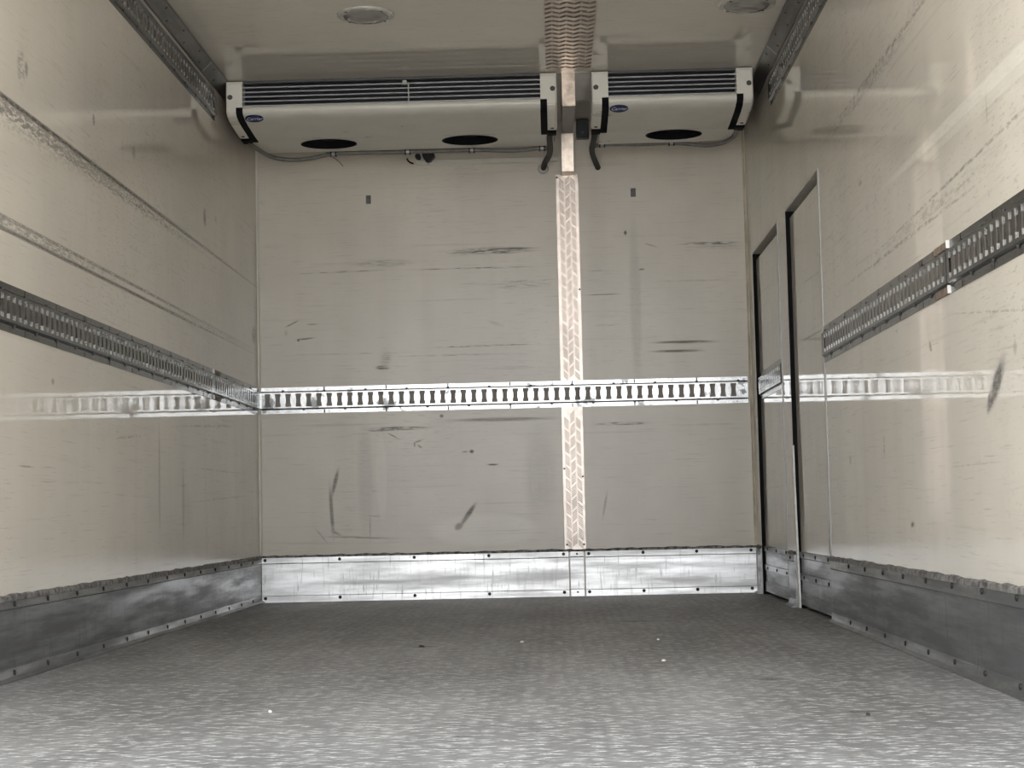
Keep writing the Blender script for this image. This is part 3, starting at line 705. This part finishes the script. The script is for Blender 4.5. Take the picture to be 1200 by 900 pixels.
def cooling_unit(x0, x1, fans, label, badge_x, bracket_x=None):
    u = thing('cooling_unit', label, 'cooling unit', ((x0 + x1) / 2, -0.66, ZB))
    capw, nar = 0.072, 0.043
    a, b = x0 + capw, x1 - capw
    # dark inside of the outlet
    inn = MB(); inn.box(a - 0.02, b + 0.02, -0.935, -0.90, Z0, Z1 + 0.003)
    obj('outlet_recess', inn, M['blackpl'], u)
    obj('top_plate', MB().box(x0 + 0.01, x1 - 0.01, -0.985, YR, 2.3265, 2.3365), simple('dark_top', (0.09, 0.09, 0.095), 0.5) if 'dark_top' not in bpy.data.materials else bpy.data.materials['dark_top'], u)
    # louvre slats
    for k in range(5):
        z = 2.2235 + 0.0205 * k
        s = MB().prism([(-0.995, z - 0.0022), (-0.995, z + 0.0022), (-0.990, z + 0.0032), (-0.940, z + 0.011), (-0.940, z + 0.008)], a - 0.002, b + 0.002)
        obj('louver_slat', s, M['slat'], u)
    # casing panels under the unit
    obj('front_panel', MB().sheet(front_prof, a + 0.001, b - 0.001, 0.004), M['unit'], u, smooth=True)
    # rear flat panel with the fan openings
    fp = MB(); zt = ZB
    xs = [a - 0.03] + [(p + q) / 2 for p, q in zip(fans, fans[1:])] + [b + 0.03]
    rx, ry, yc = 0.131, 0.106, -0.508
    for i, fx in enumerate(fans):
        X0, X1 = xs[i], xs[i + 1]
        angs = sorted([2 * math.pi * k / 40 for k in range(40)] + [math.atan2(yy - yc, xx - fx) % (2 * math.pi) for xx in (X0, X1) for yy in (YS, YR)])
        inn_, out_ = [], []
        for an in angs:
            c, s = math.cos(an), math.sin(an)
            inn_.append((fx + rx * c, yc + ry * s, zt))
            tx = ((X1 if c > 0 else X0) - fx) / c if abs(c) > 1e-6 else 1e9
            ty = ((YR if s > 0 else YS) - yc) / s if abs(s) > 1e-6 else 1e9
            tt = min(tx, ty); out_.append((fx + tt * c, yc + tt * s, zt))
        m_ = len(angs)
        for k in range(m_):
            q = (k + 1) % m_
            fp.face(inn_[k], inn_[q], out_[q], out_[k])
    fp.face((a - 0.03, YR, ZB), (b + 0.03, YR, ZB), (b + 0.03, YR + 0.005, 2.168), (a - 0.03, YR + 0.005, 2.168))
    fp.face((a - 0.03, YR + 0.005, 2.168), (b + 0.03, YR + 0.005, 2.168), (b + 0.03, YR + 0.005, 2.327), (a - 0.03, YR + 0.005, 2.327))
    obj('rear_panel', fp, M['unit'], u)
    for fx in fans:
        sh = MB(); N = 36
        for k in range(N):
            t0, t1 = 2 * math.pi * k / N, 2 * math.pi * (k + 1) / N
            e = lambda t, r, z: (fx + rx * r * math.cos(t), yc + ry * r * math.sin(t), z)
            sh.face(e(t0, 1.0, ZB - 0.002), e(t1, 1.0, ZB - 0.002), e(t1, 0.95, ZB - 0.002), e(t0, 0.95, ZB - 0.002))
            sh.face(e(t0, 0.95, ZB - 0.002), e(t1, 0.95, ZB - 0.002), e(t1, 0.90, ZB + 0.05), e(t0, 0.90, ZB + 0.05))
            sh.face(e(t0, 1.0, ZB - 0.002), e(t1, 1.0, ZB - 0.002), e(t1, 1.0, ZB + 0.006), e(t0, 1.0, ZB + 0.006))
            sh.face(e(t0, 0.90, ZB + 0.05), e(t1, 0.90, ZB + 0.05), (fx, yc, ZB + 0.05))
        fs = obj('fan_shroud', sh, M['black'], u, smooth=True)
        fn = MB().disc((fx, yc, ZB + 0.018), 0.032, 0.03, (0, 0, 1), 16)
        for k in range(5):
            an = 2 * math.pi * k / 5 + 0.3
            d = Vector((math.cos(an), math.sin(an), 0)); p = Vector((-math.sin(an), math.cos(an), 0)); c = Vector((fx, yc, ZB + 0.03))
            q = [c + d * 0.028 - p * 0.012, c + d * 0.086 - p * 0.03, c + d * 0.086 + p * 0.03 + Vector((0, 0, 0.014)), c + d * 0.028 + p * 0.012 + Vector((0, 0, 0.010))]
            fn.raw(list(q) + [v + Vector((0, 0, 0.002)) for v in q], [(0, 1, 2, 3), (7, 6, 5, 4), (0, 4, 5, 1), (1, 5, 6, 2), (2, 6, 7, 3), (3, 7, 4, 0)])
        obj('fan', fn, M['black'], fs)
    # end caps with dark filler strips
    for side in (0, 1):
        s = 1 if side == 0 else -1
        xo = x0 if side == 0 else x1
        nprof = [(-0.998, Z1), (-1.004, 2.32), (-1.006, 2.235)] + [(y - 0.003, z - 0.002) for y, z in curve] + [(-0.672, 2.150), (-0.662, 2.160), (-0.70, 2.24), (-0.70, Z1)]
        cap = MB()
        ch = 0.006; N_ = len(nprof)                      # outer edge is rounded off by a chamfer
        cyy, czz = -0.82, 2.25
        shr = [(p[0] + (cyy - p[0]) * 0.035, p[1] + (czz - p[1]) * 0.05) if p[1] < 2.33 else p for p in nprof]
        vs = [(xo, *p) for p in shr] + [(xo + s * ch, *p) for p in nprof] + [(xo + s * nar, *p) for p in nprof]
        fs = [(k, (k + 1) % N_, (k + 1) % N_ + N_, k + N_) for k in range(N_)] + [(k + N_, (k + 1) % N_ + N_, (k + 1) % N_ + 2 * N_, k + 2 * N_) for k in range(N_)]
        cap.raw(vs, fs + [tuple(range(N_)), tuple(range(2 * N_, 3 * N_))[::-1]])
        wprof = [(-0.998, Z1), (-1.004, 2.32), (-1.006, 2.235), (-1.005, 2.2165), (-0.93, 2.2165), (-0.93, Z1)]
        cap.prism(wprof, xo + s * (nar - 0.0005), xo + s * capw)
        c = obj('end_cap', cap, M['cap'], u)
        mb = MB().disc((xo + s * 0.018, -1.0045, 2.262), 0.012, 0.002, (0, -1, 0), 14, 0.011)
        obj('rubber_plug', mb, simple('brown_plug', (0.06, 0.055, 0.045), 0.5) if 'brown_plug' not in bpy.data.materials else bpy.data.materials['brown_plug'], c)
        obj('screw', MB().disc((xo + s * 0.022, -0.712, 2.1525), 0.008, 0.004, (0, -0.1, -1), 10), M['rivet'], c)
        tp = [(-0.93, 2.2165), (-0.999, 2.2165)] + [(y + 0.002, z - 0.001) for y, z in curve] + [(-0.645, 2.146), (-0.60, 2.146), (-0.585, 2.16), (-0.60, 2.326), (-0.93, 2.326)]
        obj('side_filler', MB().prism(tp, xo + s * (nar + 0.0005), xo + s * (capw + 0.002)), M['black'], u)
        foot = MB().prism([(-0.668, 2.149), (-0.645, 2.143), (-0.585, 2.143), (-0.57, 2.16), (-0.57, 2.326), (-0.66, 2.326)], xo + s * 0.004, xo + s * (nar + 0.0003))
        obj('filler_foot', foot, M['black'], u)
        obj('side_sheet', MB().box(min(xo + s * 0.01, xo + s * 0.014), max(xo + s * 0.01, xo + s * 0.014), -0.69, YR, 2.17, 2.326), M['blackpl'], u)
    # the blue oval badge lies on the sloping front panel
    y_b, z_b = -0.968, 2.1745
    sl = math.atan2(-0.018, 0.046)
    bd = MB(); N = 28
    for zz in (0,):
        for k in range(N):
            pass
    nrm = Vector((0, math.sin(sl), -math.cos(sl))); ty = Vector((0, math.cos(sl), math.sin(sl)))
    c0 = Vector((badge_x, y_b, z_b)) + nrm * 0.0005
    ring = [c0 + Vector((1, 0, 0)) * 0.041 * math.cos(2 * math.pi * k / N) + ty * 0.027 * math.sin(2 * math.pi * k / N) for k in range(N)]
    bd.raw(ring + [p + nrm * 0.003 for p in ring], [tuple(range(N))[::-1], tuple(range(N, 2 * N))] + [(k, (k + 1) % N, (k + 1) % N + N, k + N) for k in range(N)])
    bo = obj('badge', bd, M['badge'], u); bo['label'] = 'blue oval maker badge'
    lt = bpy.data.objects.new('lettering', letter_me); COL.objects.link(lt); lt.parent = bo
    # letters read from below, tops towards the front edge
    mx = Matrix(((1, 0, 0), (0, -ty.y, nrm.y), (0, -ty.z, nrm.z))).to_4x4()
    sc = Matrix.Diagonal((0.78, 1.05, 1, 1))
    lt.matrix_local = Matrix.Translation(c0 + nrm * 0.0034 - wloc(bo)) @ mx @ sc
    if bracket_x is not None:
        br = MB().box(bracket_x - 0.032, bracket_x + 0.004, -1.012, -0.99, 2.298, 2.3035)
        br.box(bracket_x, bracket_x + 0.005, -1.016, -1.010, 2.222, 2.3035)
        br.box(bracket_x - 0.024, bracket_x - 0.006, -1.010, -0.99, 2.303, 2.316)
        obj('probe_bracket', br, M['jamb'], u)
    return u
cooling_unit(0.041, 1.497, (0.430, 1.090), 'wide cream cooling unit with two fan openings underneath', 0.159, 0.845)
cooling_unit(1.651, 2.356, (2.040,), 'narrow cream cooling unit with one fan opening beside the door wall', 1.769)

# ------------------------------------------------------------------ hoses and small things under the units
def hose(label, pts, r, mat, clips, name, cat):
    o = obj(name, MB().tube(pts, r), mat, smooth=True, origin=pts[-1]); tag(o, label, cat)
    for (x, y, z) in clips:
        c = MB().disc((x - 0.007, y, z), r + 0.004, 0.014, (1, 0, 0), 14)
        ck = obj('clip', c, M['jamb'], o)
        obj('clip_band', MB().disc((x - 0.015, y, z), r + 0.005, 0.007, (1, 0, 0), 14).disc((x + 0.008, y, z), r + 0.005, 0.007, (1, 0, 0), 14).box(x - 0.008, x + 0.008, y - 0.003, y + 0.003, z + r, z + r + 0.024), M['blackpl'], ck)
    return o
hose('grey drain hose sagging under the wide cooling unit', [(0.072, -0.60, 2.152), (0.078, -0.54, 2.145), (0.097, -0.45, 2.138), (0.133, -0.33, 2.133), (0.203, -0.30, 2.124), (0.306, -0.30, 2.126), (0.425, -0.30, 2.146), (0.60, -0.30, 2.147), (0.782, -0.30, 2.146), (1.089, -0.30, 2.146), (1.281, -0.30, 2.138), (1.42, -0.30, 2.146), (1.46, -0.28, 2.142)], 0.010, M['hose'], [(0.425, -0.30, 2.146), (0.782, -0.30, 2.146), (1.089, -0.30, 2.146), (1.425, -0.30, 2.146)], 'drain_hose', 'hose')
hose('grey drain hose under the narrow cooling unit', [(2.318, -0.60, 2.152), (2.326, -0.55, 2.148), (2.325, -0.47, 2.142), (2.29, -0.36, 2.139), (2.218, -0.30, 2.139), (2.13, -0.30, 2.147), (2.043, -0.30, 2.155), (1.90, -0.30, 2.152), (1.811, -0.30, 2.155), (1.71, -0.30, 2.156), (1.672, -0.29, 2.15)], 0.010, M['hose'], [(2.043, -0.30, 2.155), (1.712, -0.30, 2.156)], 'drain_hose', 'hose')
hose('dark pipe bending into the wall below the wide cooling unit', [(1.463, -0.60, 2.16), (1.462, -0.50, 2.146), (1.464, -0.30, 2.137), (1.457, -0.18, 2.132), (1.440, -0.08, 2.126), (1.429, -0.001, 2.109)], 0.014, M['pipe'], [], 'drain_pipe', 'pipe')
hose('dark pipe bending into the wall below the narrow cooling unit', [(1.671, -0.60, 2.16), (1.670, -0.50, 2.146), (1.664, -0.30, 2.144), (1.668, -0.18, 2.140), (1.680, -0.08, 2.130), (1.699, -0.001, 2.103)], 0.014, M['pipe'], [], 'drain_pipe', 'pipe')
for x, z, lab in ((1.427, 2.106, 'thin caulked ring on the wall around the pipe of the wide unit'),):
    rg = MB(); N = 20
    for k in range(N):
        t0, t1 = 2 * math.pi * k / N, 2 * math.pi * (k + 1) / N
        e = lambda t, r, y: (x + r * math.cos(t), y, z + r * math.sin(t))
        rg.face(e(t0, .028, -0.0005), e(t1, .028, -0.0005), e(t1, .024, -0.004), e(t0, .024, -0.004)); rg.face(e(t0, .024, -0.004), e(t1, .024, -0.004), e(t1, .018, -0.0005), e(t0, .018, -0.0005))
    tag(obj('sealing_ring', rg, M['bezel'], origin=(x, 0, z)), lab, 'ring')
tr = MB().prism([(0, 2.138), (-0.006, 2.139), (-0.012, 2.144), (-0.012, 2.162), (-0.006, 2.166), (0, 2.167)], 0.80, 1.50)
tag(obj('cable_trunking', tr, M['unit'], origin=(1.15, 0, 2.138)), 'slim cream cable trunking on the end wall under the wide cooling unit', 'trunking')
sn = thing('temperature_sensor', 'small black sensor under the wide cooling unit', 'sensor', (0.86, -0.02, 2.17))
obj('housing', MB().prism([(0.830, 2.190), (0.890, 2.190), (0.895, 2.178), (0.874, 2.150), (0.85, 2.150), (0.834, 2.174)], -0.05, -0.0005, 'y'), M['blackpl'], sn, bevel=0.002)
obj('cable_gland', MB().disc((0.810, 0, 2.178), 0.014, 0.04, (0, -1, 0), 12), M['blackpl'], sn)
obj('probe_tip', MB().disc((0.861, -0.03, 2.151), 0.007, 0.012, (0, -0.3, -1), 10), M['chrome'], sn)
tag(obj('loose_wire', MB().tube([(0.755, -0.012, 2.172), (0.760, -0.02, 2.160), (0.772, -0.02, 2.150), (0.785, -0.01, 2.147)], 0.004, 8), M['black'], smooth=True, origin=(0.785, -0.01, 2.147)), 'short black wire end on the wall left of the sensor', 'wire')
tag(obj('thin_wire', MB().tube([(0.395, -0.33, 2.149), (0.42, -0.27, 2.135), (0.445, -0.24, 2.118), (0.46, -0.22, 2.10)], 0.0016, 6), M['pipe'], smooth=True, origin=(0.395, -0.33, 2.149)), 'fine dark wire hanging below the corner fan opening', 'wire')
bx = thing('junction_box', 'black junction box on the wall between the two cooling units', 'box', (1.626, -0.03, 2.245))
obj('housing', MB().box(1.596, 1.656, -0.06, -0.0005, 2.245, H - 0.003), M['blackpl'], bx, bevel=0.003)
obj('screw', MB().disc((1.626, -0.06, 2.27), 0.006, 0.003, (0, -1, 0), 10), M['rivet'], bx)
for x, lab in ((0.558, 'small grey pad stuck to the wall under the wide cooling unit'), (1.869, 'small grey pad stuck to the wall under the narrow cooling unit')):
    tag(obj('wall_pad', MB().box(x - 0.0125, x + 0.0125, -0.005, -0.0003, 1.953, 1.996), M['pad'], bevel=0.002, origin=(x, 0, 1.953)), lab, 'pad', 'grey pads on the end wall')

# ------------------------------------------------------------------ ceiling lamps
def ceiling_lamp(cx, cy, label):
    l = thing('ceiling_lamp', label, 'lamp', (cx, cy, H), 'round ceiling lamps')
    N = 40
    def ring(prof, name, mat, parent):
        mb = MB()
        for (r0, z0), (r1, z1) in zip(prof, prof[1:]):
            for k in range(N):
                t0, t1 = 2 * math.pi * k / N, 2 * math.pi * (k + 1) / N
                e = lambda t, r, z: (cx + r * math.cos(t), cy + r * math.sin(t), H - z)
                if r1 < 1e-5: mb.face(e(t0, r0, z0), e(t1, r0, z0), e(t0, 0, z1))
                else: mb.face(e(t0, r0, z0), e(t1, r0, z0), e(t1, r1, z1), e(t0, r1, z1))
        return obj(name, mb, mat, parent, smooth=True)
    bz = ring([(0.111, 0.0), (0.110, 0.005), (0.104, 0.009), (0.088, 0.010), (0.085, 0.007)], 'bezel', M['bezel'], l)
    ring([(0.086, 0.008), (0.083, 0.013), (0.070, 0.020), (0.045, 0.026), (0.020, 0.029), (0, 0.030)], 'lens', M['lens'], l)
    obj('lamp_holder', MB().disc((cx - 0.01, cy - 0.02, H - 0.002), 0.012, 0.008, (0, 0, -1), 12), M['black'], l)
    for k in range(4):
        an = math.pi / 4 + k * math.pi / 2
        inst(screw_me, 'screw', (cx + 0.097 * math.cos(an), cy + 0.097 * math.sin(an), H - 0.0095), bz, (math.pi, 0, 0))
ceiling_lamp(0.762, -1.957, 'round unlit ceiling lamp over the wide cooling unit side')
ceiling_lamp(2.227, -1.957, 'round unlit ceiling lamp next to the cove moulding above the doors')

# ------------------------------------------------------------------ litter on the floor
def scrap(x, y, s, mat, label, name, cat, group):
    mb = MB(); n = 7; z = 0.002; s *= 0.75
    pts = [(x + s * random.uniform(.6, 1) * math.cos(2 * math.pi * k / n), y + s * random.uniform(.6, 1.2) * math.sin(2 * math.pi * k / n)) for k in range(n)]
    lo = [(p[0], p[1], 0.0005) for p in pts]; hi = [(p[0] * .8 + x * .2, p[1] * .8 + y * .2, z + s * random.uniform(.1, .5)) for p in pts]
    mb.raw(lo + hi, [tuple(range(n))[::-1], tuple(range(n, 2 * n))] + [(k, (k + 1) % n, (k + 1) % n + n, k + n) for k in range(n)])
    tag(obj(name, mb, mat, origin=(x, y, 0)), label, cat, group)
scrap(0.83, -4.804, 0.008, M['paper'], 'white scrap on the floor nearest the wall without doors', 'paper_scrap', 'scrap', 'white scraps on the floor')
scrap(1.331, -2.956, 0.011, M['paper'], 'white scrap in the middle of the floor', 'paper_scrap', 'scrap', 'white scraps on the floor')
scrap(1.761, -2.967, 0.009, M['paper'], 'white scrap on the floor towards the doors, farther of two', 'paper_scrap', 'scrap', 'white scraps on the floor')
scrap(1.731, -3.748, 0.010, M['paper'], 'white scrap on the floor towards the doors, nearer of two', 'paper_scrap', 'scrap', 'white scraps on the floor')
scrap(1.02, -3.06, 0.014, M['grime'], 'dark crumb on the floor before the middle of the end wall', 'dirt_crumb', 'crumb', 'dark crumbs on the floor')
scrap(2.05, -5.06, 0.008, M['grime'], 'dark crumb on the floor nearest the wall with doors', 'dirt_crumb', 'crumb', 'dark crumbs on the floor')
